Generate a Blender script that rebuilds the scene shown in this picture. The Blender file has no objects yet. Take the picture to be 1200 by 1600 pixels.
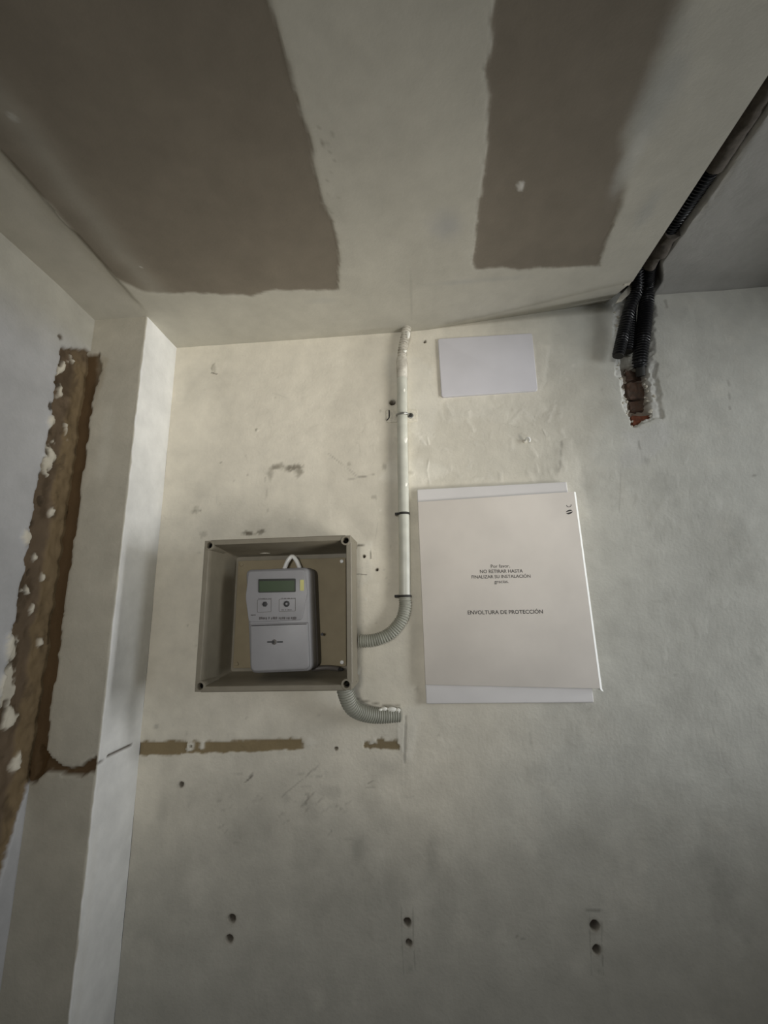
import bpy, bmesh, math, random
import numpy as np
from mathutils import Matrix, Vector

scene = bpy.context.scene
COL = scene.collection

# ------------------------------------------------------------------ camera
F_PX, PITCH, YAW, ROLL = 672.83, 0.222568, -0.0717635, -0.0251396
CAM_D, CAM_Z = 0.92, 1.85            # distance to the back wall (plane y = 0), height

def cam_rot(p, y, r):
    cy, sy, cp, sp, cr, sr = math.cos(y), math.sin(y), math.cos(p), math.sin(p), math.cos(r), math.sin(r)
    B = np.array([[1, 0, 0], [0, 0, -1], [0, 1, 0]], float)
    Y = np.array([[cy, 0, -sy], [0, 1, 0], [sy, 0, cy]])
    P = np.array([[1, 0, 0], [0, cp, sp], [0, -sp, cp]])
    R = np.array([[cr, -sr, 0], [sr, cr, 0], [0, 0, 1]])
    return R @ P @ Y @ B
RC = cam_rot(PITCH, YAW, ROLL)

cam_data = bpy.data.cameras.new('camera')
cam_data.sensor_fit = 'VERTICAL'
cam_data.sensor_height = 36.0
cam_data.lens = F_PX / 1600.0 * 36.0
cam_data.clip_start = 0.02
cam = bpy.data.objects.new('camera', cam_data)
COL.objects.link(cam)
M = Matrix.Identity(4)
for i in range(3):
    M[i][0], M[i][1], M[i][2] = RC[0][i], -RC[1][i], -RC[2][i]
M[0][3], M[1][3], M[2][3] = 0.0, -CAM_D, CAM_Z
cam.matrix_world = M
scene.camera = cam

# ------------------------------------------------------------------ light
world = bpy.data.worlds.new('daylight')
scene.world = world
world.use_nodes = True
bg = world.node_tree.nodes['Background']
bg.inputs['Color'].default_value = (0.80, 0.90, 1.0, 1)
bg.inputs['Strength'].default_value = 0.02

def area(name, loc, aim, sx, sy, power, color):
    d = bpy.data.lights.new(name, 'AREA')
    d.shape = 'RECTANGLE'; d.size = sx; d.size_y = sy
    d.energy = power; d.color = color
    o = bpy.data.objects.new(name, d)
    COL.objects.link(o)
    o.location = loc
    o.rotation_euler = (Vector(aim) - Vector(loc)).to_track_quat('-Z', 'Y').to_euler()
    return o
# daylight outside the window in the right wall (broad sky, and a brighter strip close to the back wall)
area('window_daylight', (2.40, -1.50, 2.05), (0.0, -1.00, 2.05), 0.8, 0.95, 24.5, (0.93, 0.97, 1.0))
area('window_daylight_near', (2.40, -0.15, 1.90), (0.0, -0.15, 1.90), 0.20, 0.50, 19.5, (0.97, 0.98, 1.0))
# fill light added in the upper part of the doorway behind the viewer
area('doorway_fill', (-0.05, -3.30, 2.05), (-0.05, 0.0, 2.05), 0.95, 0.30, 10.0, (0.96, 0.98, 1.0))
# warm fill spots, added with no real source: one behind the viewer, one low at the right turned up into the corner
def fill_spot(name, loc, aim, power, deg, radius, color=(1.0, 0.955, 0.87)):
    d = bpy.data.lights.new(name, 'SPOT')
    d.energy = power; d.color = color; d.spot_size = math.radians(deg); d.spot_blend = 1.0; d.shadow_soft_size = radius
    o = bpy.data.objects.new(name, d); COL.objects.link(o); o.location = loc
    o.rotation_euler = (Vector(aim) - Vector(loc)).to_track_quat('-Z', 'Y').to_euler()
fill_spot('fill_spot_rear', (-0.20, -2.20, 2.00), (-0.25, 0.0, 2.05), 27.0, 50, 0.10)
fill_spot('fill_spot_low', (0.84, -0.74, 1.66), (-0.29, 0.0, 2.37), 56.0, 38, 0.28)

vs_ = scene.view_settings
vs_.view_transform = 'Standard'
vs_.look = 'None'
vs_.exposure = 0.0
vs_.gamma = 1.0
vs_.use_curve_mapping = False

# ------------------------------------------------------------------ helpers
def ray(px, py):
    return RC.T @ np.array([(px - 600.0) / F_PX, (py - 800.0) / F_PX, 1.0])
def at_y(px, py, depth=0.0):
    """point on the plane parallel to the back wall, `depth` metres in front of it"""
    d = ray(px, py); t = (CAM_D - depth) / d[1]
    return np.array([d[0] * t, -depth, CAM_Z + d[2] * t])
def at_z(px, py, z):
    d = ray(px, py); t = (z - CAM_Z) / d[2]
    return np.array([d[0] * t, -CAM_D + d[1] * t, z])
def at_x(px, py, x):
    d = ray(px, py); t = x / d[0]
    return np.array([x, -CAM_D + d[1] * t, CAM_Z + d[2] * t])

def lin(r, g, b):
    f = lambda c: (c / 255.0) / 12.92 if c / 255.0 <= 0.04045 else ((c / 255.0 + 0.055) / 1.055) ** 2.4
    return (f(r), f(g), f(b))

_tabs = {}
def vnoise(x, y, seed):
    if seed not in _tabs:
        _tabs[seed] = np.random.RandomState(seed).rand(256, 256) * 2 - 1
    T = _tabs[seed]
    ix = np.floor(x).astype(int); iy = np.floor(y).astype(int)
    fx = x - ix; fy = y - iy
    fx = fx * fx * (3 - 2 * fx); fy = fy * fy * (3 - 2 * fy)
    a = T[ix & 255, iy & 255]; b = T[(ix + 1) & 255, iy & 255]
    c = T[ix & 255, (iy + 1) & 255]; d = T[(ix + 1) & 255, (iy + 1) & 255]
    return (a * (1 - fx) + b * fx) * (1 - fy) + (c * (1 - fx) + d * fx) * fy
def fbm(x, y, size, octv=4, seed=1, gain=0.5):
    s = 1.0 / size; a = 1.0; t = 0.0; n = 0.0
    for o in range(octv):
        t = t + a * vnoise(x * s + 13.7 * o + 500, y * s + 7.1 * o + 500, seed + o)
        n += a; a *= gain; s *= 2.03
    return t / n
def sstep(a, b, x):
    t = np.clip((x - a) / (b - a), 0, 1)
    return t * t * (3 - 2 * t)

def sd_poly(X, Y, P):
    P = np.asarray(P, float); n = len(P)
    d = np.full(X.shape, 1e9); s = np.ones(X.shape)
    for i in range(n):
        ax, ay = P[i]; bx, by = P[i - 1]
        ex, ey = bx - ax, by - ay
        wx, wy = X - ax, Y - ay
        t = np.clip((wx * ex + wy * ey) / (ex * ex + ey * ey + 1e-12), 0, 1)
        d = np.minimum(d, (wx - ex * t) ** 2 + (wy - ey * t) ** 2)
        c1 = Y >= ay; c2 = Y < by; c3 = ex * wy > ey * wx
        flip = (c1 & c2 & c3) | (~c1 & ~c2 & ~c3)
        s = np.where(flip, -s, s)
    return s * np.sqrt(d)
def sd_line(X, Y, P):
    P = np.asarray(P, float); d = np.full(X.shape, 1e9)
    for i in range(len(P) - 1):
        ax, ay = P[i]; ex, ey = P[i + 1] - P[i]
        wx, wy = X - ax, Y - ay
        t = np.clip((wx * ex + wy * ey) / (ex * ex + ey * ey + 1e-12), 0, 1)
        d = np.minimum(d, (wx - ex * t) ** 2 + (wy - ey * t) ** 2)
    return np.sqrt(d)

def grid_lines(lo, hi, base, zones=(), view=None, coarse=0.06):
    """grid coordinates: `coarse` outside the view interval, `base` inside, finer in the zones (a, b, step)"""
    out = [lo]; x = lo
    while x < hi - 1e-9:
        st = base
        if view and not (view[0] <= x <= view[1]):
            st = coarse
            if x < view[0]: st = min(st, max(base, view[0] - x))
        nxt = x + st
        for a, b, s in zones:
            if a <= x < b: nxt = min(nxt, x + s)
            elif x < a < nxt: nxt = a
        x = min(nxt, hi)
        if hi - x < 0.3 * base: x = hi
        out.append(x)
    return np.array(out)

class Field:
    """a plastered surface: a grid with a colour and a relief (height, + is proud) in every point"""
    def __init__(self, us, vs, color, topx):
        self.us, self.vs, self.topx = us, vs, topx
        self.U, self.V = np.meshgrid(us, vs)
        self.C = np.ones(self.U.shape + (3,)) * np.array(color)
        self.H = np.zeros(self.U.shape)
    def win(self, P, pad):
        P = np.asarray(P)
        a, b = np.searchsorted(self.us, [P[:, 0].min() - pad, P[:, 0].max() + pad])
        c, d = np.searchsorted(self.vs, [P[:, 1].min() - pad, P[:, 1].max() + pad])
        return (slice(c, d), slice(a, b))
    def pts(self, px): return np.array([self.topx(*p) for p in px])
    def paint(self, s, m, color):
        m = m[..., None]
        self.C[s] = self.C[s] * (1 - m) + np.array(color) * m
    def poly(self, px, color=None, alpha=1.0, feather=0.003, rough=0.0, rsize=0.02, h=None, seed=3, uv=False, slope=None):
        P = np.array(px) if uv else self.pts(px)
        s = self.win(P, 0.03 + rough + feather)
        U, V = self.U[s], self.V[s]
        if U.size == 0: return
        d = sd_poly(U, V, P)
        if rough: d = d + rough * fbm(U, V, rsize, 4, seed, 0.6)
        m = sstep(feather, -feather, d)
        if color is not None: self.paint(s, m * alpha, color)
        if h is not None: self.H[s] += h * sstep(slope or feather, -(slope or feather), d)
        return s, d, m
    def line(self, px, width, color=None, alpha=1.0, rough=0.0, rsize=0.015, h=None, seed=5, uv=False, feather=None):
        P = np.array(px) if uv else self.pts(px)
        f = feather or width * 0.6
        s = self.win(P, 0.02 + width + rough + f)
        U, V = self.U[s], self.V[s]
        if U.size == 0: return
        d = sd_line(U, V, P) - width
        if rough: d = d + rough * fbm(U, V, rsize, 3, seed, 0.6)
        m = sstep(f, -f, d)
        if color is not None: self.paint(s, m * alpha, color)
        if h is not None: self.H[s] += h * m
    def blob(self, px, py, rx, ry, color, alpha=0.5, soft=0.9, rough=0.5, rsize=0.03, seed=9, h=None):
        """stain of radius rx, ry metres with broken edges"""
        c = self.topx(px, py)
        P = np.array([[c[0] - rx * 1.6, c[1] - ry * 1.6], [c[0] + rx * 1.6, c[1] + ry * 1.6]])
        s = self.win(P, 0.005)
        U, V = self.U[s], self.V[s]
        if U.size == 0: return
        d = np.hypot((U - c[0]) / rx, (V - c[1]) / ry) + rough * fbm(U, V, rsize, 4, seed, 0.6)
        m = sstep(1.0, 1.0 - soft, d)
        if color is not None: self.paint(s, m * alpha, color)
        if h is not None: self.H[s] += h * m

def grid_object(name, field, place, material, parent=None, split=None):
    """mesh objects from a Field; place(U, V, H) -> x, y, z.  split: face labels -> list of (name, label value)"""
    X, Y, Z = place(field.U, field.V, field.H)
    nv, nu = X.shape
    co = np.stack([X, Y, Z], -1).reshape(-1, 3)
    col = np.concatenate([field.C.reshape(-1, 3), np.ones((nv * nu, 1))], 1)
    i, j = np.meshgrid(np.arange(nu - 1), np.arange(nv - 1))
    a = (j * nu + i).ravel()
    F = np.stack([a, a + 1, a + nu + 1, a + nu], 1)
    res = []
    groups = [(name, None)] if split is None else [(n, v) for n, v in split[1]]
    for n, v in groups:
        Fk = F if v is None else F[split[0].ravel() == v]
        used, inv = np.unique(Fk.ravel(), return_inverse=True)
        me = bpy.data.meshes.new(n)
        me.vertices.add(len(used)); me.vertices.foreach_set('co', co[used].ravel())
        me.loops.add(len(inv)); me.loops.foreach_set('vertex_index', inv.astype(np.int32))
        me.polygons.add(len(Fk)); me.polygons.foreach_set('loop_start', np.arange(0, len(inv), 4, dtype=np.int32))
        me.polygons.foreach_set('use_smooth', np.ones(len(Fk), bool))
        me.update(calc_edges=True)
        at = me.attributes.new('Col', 'FLOAT_COLOR', 'POINT')
        at.data.foreach_set('color', col[used].ravel())
        me.materials.append(material)
        o = bpy.data.objects.new(n, me); COL.objects.link(o)
        res.append(o)
    if parent is not None:
        for o in res: o.parent = parent
    return res if split is not None else res[0]

# ---- materials
def new_mat(name):
    m = bpy.data.materials.new(name); m.use_nodes = True
    nt = m.node_tree
    return m, nt, nt.nodes['Principled BSDF']
def mat_plaster(name, rough=0.85, bump=0.25, fine=220.0, mottle=0.16):
    """colour from the surface's own paint/plaster attribute, broken up by noise; trowel relief as bump"""
    m, nt, b = new_mat(name); N = nt.nodes; L = nt.links
    at = N.new('ShaderNodeAttribute'); at.attribute_name = 'Col'
    tc = N.new('ShaderNodeTexCoord')
    n1 = N.new('ShaderNodeTexNoise'); n1.inputs['Scale'].default_value = 17; n1.inputs['Detail'].default_value = 7; n1.inputs['Roughness'].default_value = 0.62
    n2 = N.new('ShaderNodeTexNoise'); n2.inputs['Scale'].default_value = fine; n2.inputs['Detail'].default_value = 4
    L.new(tc.outputs['Object'], n1.inputs['Vector']); L.new(tc.outputs['Object'], n2.inputs['Vector'])
    mr = N.new('ShaderNodeMapRange'); mr.inputs['From Min'].default_value = 0.3; mr.inputs['From Max'].default_value = 0.7
    mr.inputs['To Min'].default_value = 1 - mottle; mr.inputs['To Max'].default_value = 1 + mottle * 0.5
    L.new(n1.outputs['Fac'], mr.inputs['Value'])
    mx = N.new('ShaderNodeVectorMath'); mx.operation = 'SCALE'
    L.new(at.outputs['Color'], mx.inputs[0]); L.new(mr.outputs['Result'], mx.inputs['Scale'])
    L.new(mx.outputs['Vector'], b.inputs['Base Color'])
    ad = N.new('ShaderNodeMath'); ad.operation = 'MULTIPLY_ADD'; ad.inputs[1].default_value = 2.0
    L.new(n1.outputs['Fac'], ad.inputs[0]); L.new(n2.outputs['Fac'], ad.inputs[2])
    bp = N.new('ShaderNodeBump'); bp.inputs['Strength'].default_value = bump; bp.inputs['Distance'].default_value = 0.002
    L.new(ad.outputs['Value'], bp.inputs['Height']); L.new(bp.outputs['Normal'], b.inputs['Normal'])
    b.inputs['Roughness'].default_value = rough
    b.inputs['Specular IOR Level'].default_value = 0.25
    return m
def mat(name, color, rough=0.5, var=0.12, scale=60.0, metallic=0.0, spec=0.5, bump=0.0, dirt=None, dirt_amt=0.5):
    m, nt, b = new_mat(name); N = nt.nodes; L = nt.links
    tc = N.new('ShaderNodeTexCoord')
    n1 = N.new('ShaderNodeTexNoise'); n1.inputs['Scale'].default_value = scale; n1.inputs['Detail'].default_value = 6
    L.new(tc.outputs['Object'], n1.inputs['Vector'])
    r = N.new('ShaderNodeValToRGB')
    c = np.array(color)
    r.color_ramp.elements[0].position = 0.3; r.color_ramp.elements[1].position = 0.7
    lo = c * (1 - var) if dirt is None else c * (1 - dirt_amt) + np.array(dirt) * dirt_amt
    r.color_ramp.elements[0].color = (*lo, 1); r.color_ramp.elements[1].color = (*np.clip(c * (1 + var * 0.5), 0, 1), 1)
    L.new(n1.outputs['Fac'], r.inputs['Fac']); L.new(r.outputs['Color'], b.inputs['Base Color'])
    b.inputs['Roughness'].default_value = rough; b.inputs['Metallic'].default_value = metallic
    b.inputs['Specular IOR Level'].default_value = spec
    if bump:
        bp = N.new('ShaderNodeBump'); bp.inputs['Strength'].default_value = bump; bp.inputs['Distance'].default_value = 0.001
        L.new(n1.outputs['Fac'], bp.inputs['Height']); L.new(bp.outputs['Normal'], b.inputs['Normal'])
    return m

# ---- objects
def obj(name, me, material=None, parent=None, smooth=False):
    if isinstance(me, bmesh.types.BMesh):
        bm = me; me = bpy.data.meshes.new(name)
        bmesh.ops.recalc_face_normals(bm, faces=bm.faces)
        bm.to_mesh(me); bm.free()
    if material is not None: me.materials.append(material)
    if smooth:
        me.polygons.foreach_set('use_smooth', np.ones(len(me.polygons), bool))
        try: me.set_sharp_from_angle(angle=math.radians(40))
        except Exception: pass
    o = bpy.data.objects.new(name, me); COL.objects.link(o)
    if parent is not None:
        o.parent = parent
        o.matrix_parent_inverse = Matrix.Translation(parent.location).inverted() if parent.type == 'EMPTY' else Matrix.Identity(4)
    return o
def tag(o, label, cat=None, group=None, kind=None):
    o['label'] = label
    if cat: o['category'] = cat
    if group: o['group'] = group
    if kind: o['kind'] = kind
    return o
def thing(name, label, cat, loc, group=None):
    o = bpy.data.objects.new(name, None); COL.objects.link(o)
    o.empty_display_size = 0.05
    o.location = loc
    return tag(o, label, cat, group)

def add_box(bm, lo, hi):
    x0, y0, z0 = lo; x1, y1, z1 = hi
    v = [bm.verts.new(p) for p in ((x0,y0,z0),(x1,y0,z0),(x1,y1,z0),(x0,y1,z0),(x0,y0,z1),(x1,y0,z1),(x1,y1,z1),(x0,y1,z1))]
    for f in ((0,3,2,1),(4,5,6,7),(0,1,5,4),(1,2,6,5),(2,3,7,6),(3,0,4,7)): bm.faces.new([v[i] for i in f])
def box_bm(lo, hi, bevel=0.0, seg=2):
    bm = bmesh.new(); add_box(bm, lo, hi)
    if bevel: bmesh.ops.bevel(bm, geom=bm.edges[:], offset=bevel, segments=seg, affect='EDGES', profile=0.5)
    return bm
def loft(bm, loops, close0=True, close1=True):
    """loops: lists of equally many 3-D points"""
    rows = [[bm.verts.new(tuple(p)) for p in lp] for lp in loops]
    n = len(rows[0])
    for a, b in zip(rows[:-1], rows[1:]):
        for i in range(n): bm.faces.new((a[i], a[(i + 1) % n], b[(i + 1) % n], b[i]))
    if close0: bm.faces.new(rows[0][::-1])
    if close1: bm.faces.new(rows[-1])
    return rows
def round_poly(P, r, n=5):
    """rounded corners for a 2-D polygon"""
    P = [np.array(p, float) for p in P]; out = []
    rs = r if hasattr(r, '__len__') else [r] * len(P)
    for i, p in enumerate(P):
        a = P[i - 1] - p; b = P[(i + 1) % len(P)] - p
        la, lb = np.linalg.norm(a), np.linalg.norm(b); a /= la; b /= lb
        k = min(rs[i], la * 0.49, lb * 0.49)
        for t in np.linspace(0, 1, n):
            out.append((1 - t) ** 2 * (p + a * k) + 2 * t * (1 - t) * p + t * t * (p + b * k))
    return np.array(out)
def inset(P, d):
    """move a closed 2-D outline inwards by d"""
    P = np.asarray(P, float)
    area2 = np.sum(P[:, 0] * np.roll(P[:, 1], -1) - np.roll(P[:, 0], -1) * P[:, 1])
    T = np.roll(P, -1, 0) - np.roll(P, 1, 0)
    Nn = np.stack([-T[:, 1], T[:, 0]], 1); Nn /= np.linalg.norm(Nn, axis=1, keepdims=True) + 1e-12
    return P + Nn * d * (1 if area2 > 0 else -1)
def xz(P, depth): return [(p[0], -depth, p[1]) for p in P]
def px_poly(px, depth):
    return [at_y(x, y, depth)[[0, 2]] for x, y in px]
def slab(P, d0, d1, bevel=0.0, seg=3):
    """extrude an outline (x, z) from depth d0 (wall side) to d1 (front), with a rounded front edge"""
    bm = bmesh.new()
    loops = [xz(P, d0)]
    if bevel:
        for k in range(seg + 1):
            a = k / seg * math.pi / 2
            loops.append(xz(inset(P, bevel * (1 - math.cos(a))), d1 - bevel * (1 - math.sin(a))))
    else: loops.append(xz(P, d1))
    loft(bm, loops)
    return bm
def circle(c, r, n=20): return [np.array([c[0] + r * math.cos(2 * math.pi * i / n), c[1] + r * math.sin(2 * math.pi * i / n)]) for i in range(n)]

def smooth_path(P, n):
    """Catmull-Rom through 3-D points, resampled evenly to n points"""
    P = np.asarray(P, float)
    Q = np.vstack([2 * P[0] - P[1], P, 2 * P[-1] - P[-2]]); out = []
    for i in range(1, len(Q) - 2):
        for t in np.linspace(0, 1, 24, endpoint=False):
            a, b, c, d = Q[i - 1], Q[i], Q[i + 1], Q[i + 2]
            out.append(0.5 * (2 * b + (c - a) * t + (2 * a - 5 * b + 4 * c - d) * t * t + (3 * b - a - 3 * c + d) * t ** 3))
    out.append(P[-1]); out = np.array(out)
    s = np.concatenate([[0], np.cumsum(np.linalg.norm(np.diff(out, axis=0), axis=1))])
    u = np.linspace(0, s[-1], n)
    return np.stack([np.interp(u, s, out[:, k]) for k in range(3)], 1), s[-1]
def path_len(P): return smooth_path(P, 8)[1]
def tube_bm(path, radii, sides=18, cap=True):
    bm = bmesh.new(); path = np.asarray(path)
    T = np.gradient(path, axis=0); T /= np.linalg.norm(T, axis=1, keepdims=True)
    ref = np.array([0.13, 1.0, 0.07]); loops = []
    for p, t, r in zip(path, T, radii):
        ref = ref - t * ref.dot(t); ref /= np.linalg.norm(ref)
        b = np.cross(t, ref)
        loops.append([p + r * (math.cos(2 * math.pi * k / sides) * ref + math.sin(2 * math.pi * k / sides) * b) for k in range(sides)])
    loft(bm, loops, cap, cap)
    return bm
def corrugated(pts, r, pitch=0.0042, amp=0.10, sides=18, r_end=None, open_end=False):
    """ribbed flexible conduit along a path"""
    Ln = path_len(pts); n = max(8, int(Ln / pitch) * 6 + 1)
    P, _ = smooth_path(pts, n)
    s = np.linspace(0, Ln, n)
    rr = np.linspace(r, r if r_end is None else r_end, n)
    w = np.clip(1.6 * np.cos(2 * math.pi * s / pitch), -1, 1)
    return tube_bm(P, rr * (1 - amp * 0.5 + amp * 0.5 * w), sides)

# ------------------------------------------------------------------ materials
M_WALL = mat_plaster('painted_plaster', 0.80, 0.32, 170.0, 0.12)
M_CEIL = mat_plaster('ceiling_board_and_compound', 0.9, 0.12, 260.0, 0.10)
M_ROOM = mat('plain_room_plaster', (0.22, 0.21, 0.19), 0.9, 0.12, 4.0, bump=0.2)
M_FLOOR = mat('screed_floor', (0.12, 0.11, 0.10), 0.9, 0.25, 6.0, bump=0.3)
M_BRICK = mat('red_clay_brick', lin(98, 74, 60), 0.95, 0.4, 130.0, bump=0.9, dirt=lin(92, 82, 73), dirt_amt=0.9)
M_BRICKR = mat('fresh_red_brick', lin(118, 68, 46), 0.95, 0.4, 90.0, bump=0.8)
M_BOX = mat('grey_polyester', lin(134, 127, 111), 0.55, 0.10, 40.0)
M_PLATE = mat('mounting_plate', lin(150, 138, 112), 0.7, 0.10, 30.0)
M_HOLE = mat('threaded_insert', lin(40, 36, 30), 0.8, 0.2, 60.0)
M_METER = mat('meter_plastic', lin(150, 149, 151), 0.45, 0.05, 30.0)
M_METER_BASE = mat('meter_base_plastic', lin(92, 87, 82), 0.5, 0.08, 30.0)
M_LCD = mat('lcd_glass', lin(70, 84, 62), 0.25, 0.12, 20.0)
M_LCDF = mat('lcd_bezel', lin(30, 32, 26), 0.4, 0.1, 20.0)
M_YEL = mat('yellow_sticker', lin(205, 200, 128), 0.5, 0.05, 40.0)
M_DARK = mat('dark_plastic', lin(38, 38, 40), 0.5, 0.1, 60.0)
M_INK = mat('grey_ink', lin(62, 58, 56), 0.8, 0.1, 200.0)
M_FADED = mat('faded_ink', lin(98, 94, 94), 0.7, 0.25, 900.0)
M_WHITE = mat('white_plastic', lin(238, 238, 234), 0.4, 0.03, 30.0)
M_PIPE = mat('painted_pvc', lin(196, 196, 184), 0.38, 0.14, 35.0, bump=0.15)
M_PAINT = mat('white_paint', lin(240, 238, 228), 0.5, 0.04, 90.0)
M_CORR = mat('grey_corrugated_pvc', lin(160, 160, 148), 0.5, 0.12, 40.0)
M_CORRW = mat('paint_spattered_corrugated_pvc', lin(214, 210, 198), 0.5, 0.1, 60.0, dirt=lin(140, 132, 118), dirt_amt=0.8)
M_BLACK = mat('black_corrugated_plastic', lin(24, 24, 27), 0.38, 0.2, 70.0, spec=0.6)
M_STEEL = mat('zinc_steel', lin(150, 150, 146), 0.35, 0.15, 80.0, metallic=0.8)
M_RUBBER = mat('black_rubber', lin(44, 42, 38), 0.7, 0.15, 60.0)
M_COVER = mat('white_cover_plate', lin(214, 212, 216), 0.5, 0.05, 14.0)
M_TRAY = mat('white_tray_plastic', lin(226, 223, 221), 0.5, 0.05, 14.0)
M_CARD = mat('beige_cardboard', lin(222, 215, 206), 0.8, 0.09, 9.0)
M_CARDEDGE = mat('white_card_edge', lin(250, 250, 246), 0.6, 0.02, 20.0)
M_CRUMB = mat('broken_plaster', lin(218, 212, 196), 0.95, 0.15, 200.0, bump=0.6)
M_MORTAR = mat('grey_mortar', lin(98, 91, 82), 0.95, 0.3, 120.0, bump=0.8)
M_FRAME = mat('window_frame_white', lin(215, 215, 212), 0.5, 0.05, 20.0)

# ------------------------------------------------------------------ the room
ZC, ZU = CAM_Z + 0.652, CAM_Z + 0.707        # plasterboard ceiling, older plaster ceiling to its right
XE = 0.472                                   # free edge of the plasterboard ceiling
XL, XP, YP = -0.700, -0.577, -0.120          # left wall, pilaster side, pilaster front
XR, YB = 1.20, -3.40                         # right wall with window, rear wall with doorway

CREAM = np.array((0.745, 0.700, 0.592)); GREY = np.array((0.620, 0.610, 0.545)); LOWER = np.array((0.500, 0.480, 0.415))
BROWN = np.array(lin(98, 82, 62)); OCHRE = np.array(lin(118, 101, 74)); DKOCHRE = np.array(lin(88, 66, 38))
WHITE_P = np.array((0.72, 0.71, 0.66)); DIRT = np.array(lin(96, 88, 72))

# ---- back wall
wall_uv = lambda px, py: at_y(px, py)[[0, 2]]
HOLES = [(362, 1436, 5.5), (358, 1468, 5.0), (636, 1441, 5.0), (639, 1474, 4.6), (929, 1447, 6.2), (932, 1484, 5.6),
         (283, 1226, 3.8), (613, 629, 5.0), (664, 534, 2.6), (569, 869, 2.2), (589, 890, 2.2), (525, 1170, 2.4)]
zx, zz = [], []
for hx, hy, hr in HOLES:
    u, v = wall_uv(hx, hy); zx.append((u - 0.011, u + 0.011, 0.0013)); zz.append((v - 0.011, v + 0.011, 0.0013))
c0, c1 = wall_uv(955, 665), wall_uv(1035, 470)
zx.append((c0[0] - 0.02, c1[0] + 0.02, 0.0018)); zz.append((c0[1] - 0.03, ZU, 0.0022))
us = grid_lines(XP, XR, 0.0042, zx, (-0.6, 0.95), 0.12)
vs = grid_lines(0.0, ZU + 0.06, 0.0042, zz, (1.06, 2.62), 0.12)
WB = Field(us, vs, CREAM, wall_uv)
U, V = WB.U, WB.V
# cream paint on the left, greyer patched plaster to the right
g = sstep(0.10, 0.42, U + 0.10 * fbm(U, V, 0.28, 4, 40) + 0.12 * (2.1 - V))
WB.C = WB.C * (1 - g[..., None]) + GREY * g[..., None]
g = sstep(1.58, 1.28, V + 0.14 * fbm(U, V, 0.3, 4, 44))                  # darker towards the bottom: light falloff put into the wall colour
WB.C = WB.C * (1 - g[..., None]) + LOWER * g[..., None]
WB.C *= (1 + 0.05 * fbm(U, V, 0.10, 5, 50))[..., None]
k = np.clip(fbm(U, V, 0.16, 5, 60, 0.6) - 0.10, 0, 1)[..., None]        # scuffed, greyer areas
WB.C = WB.C * (1 - 0.55 * k) + np.array((0.46, 0.44, 0.375)) * 0.55 * k
k = np.clip(fbm(U, V, 0.09, 5, 70, 0.6) - 0.22, 0, 1)[..., None]        # lighter filler
WB.C = WB.C * (1 - 0.7 * k) + np.array((0.76, 0.72, 0.62)) * 0.7 * k
WB.H += 0.0015 * fbm(U, V, 0.16, 3, 80) + 0.0008 * fbm(U, V * 0.7, 0.045, 4, 90)
k = sstep(0.25, 0.55, fbm(U, V, 0.05, 4, 95))                             # trowel edges on the upper part
WB.H += 0.0006 * k

# darker tongue left of the conduit, and a darker patch above the panel
WB.poly([(542, 528), (622, 520), (622, 880), (560, 835), (508, 760), (500, 715), (522, 630)], (0.60, 0.56, 0.47), 0.55, 0.014, 0.016, 0.06, seed=11)
WB.poly([(650, 640), (845, 628), (930, 560), (960, 640), (900, 750), (660, 762)], (0.58, 0.555, 0.475), 0.5, 0.02, 0.02, 0.06, seed=12)
# filler patches around the conduit clamp, the plate and the panel
FILL = (0.74, 0.71, 0.62)
WB.poly([(596, 560), (625, 545), (672, 575), (690, 640), (668, 690), (640, 700), (640, 600), (612, 600)], FILL, 0.55, 0.010, 0.012, 0.03, h=0.0008)
WB.poly([(690, 624), (842, 612), (850, 640), (800, 668), (740, 650), (700, 660)], FILL, 0.5, 0.010, 0.014, 0.03, h=0.0007, seed=13)
WB.poly([(840, 535), (858, 540), (850, 600), (842, 612)], FILL, 0.6, 0.004, 0.006, 0.02, h=0.001, seed=14)
WB.poly([(592, 748), (612, 722), (655, 715), (700, 735), (652, 762)], FILL, 0.55, 0.008, 0.012, 0.03, h=0.0009, seed=15)
WB.poly([(868, 748), (880, 690), (892, 690), (912, 760), (922, 820), (902, 800)], FILL, 0.5, 0.008, 0.01, 0.03, h=0.0009, seed=16)
WB.poly([(612, 1108), (640, 1100), (664, 1104), (650, 1130), (640, 1190), (628, 1190)], FILL, 0.55, 0.006, 0.01, 0.02, h=0.0012, seed=17)
WB.poly([(660, 1098), (930, 1098), (960, 1150), (800, 1185), (690, 1170)], FILL, 0.25, 0.02, 0.02, 0.05, seed=18)
WB.line([(634, 1120), (632, 1190)], 0.0022, (0.40, 0.38, 0.33), 0.6, 0.002, h=-0.0008)
WB.poly([(975, 672), (1040, 660), (1050, 690), (1000, 730), (970, 735)], (0.62, 0.61, 0.57), 0.6, 0.008, 0.01, 0.03, seed=19)
# conduit's old paint line, box surroundings
WB.poly([(548, 850), (580, 846), (582, 905), (560, 915), (552, 900)], FILL, 0.5, 0.004, 0.006, 0.02, h=0.0008, seed=20)
WB.line([(560, 852), (579, 853), (580, 873)], 0.0008, DIRT, 0.8, 0.0008); WB.line([(557, 897), (573, 898)], 0.0009, DIRT, 0.8, 0.001)
WB.line([(553, 905), (553, 985)], 0.0022, DIRT, 0.55, 0.002); WB.poly([(548, 1040), (562, 1048), (548, 1068)], FILL, 0.8, 0.002, 0.003, 0.01, h=0.004)
WB.line([(545, 1090), (600, 1102), (625, 1102)], 0.0018, DIRT, 0.6, 0.002)
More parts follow.
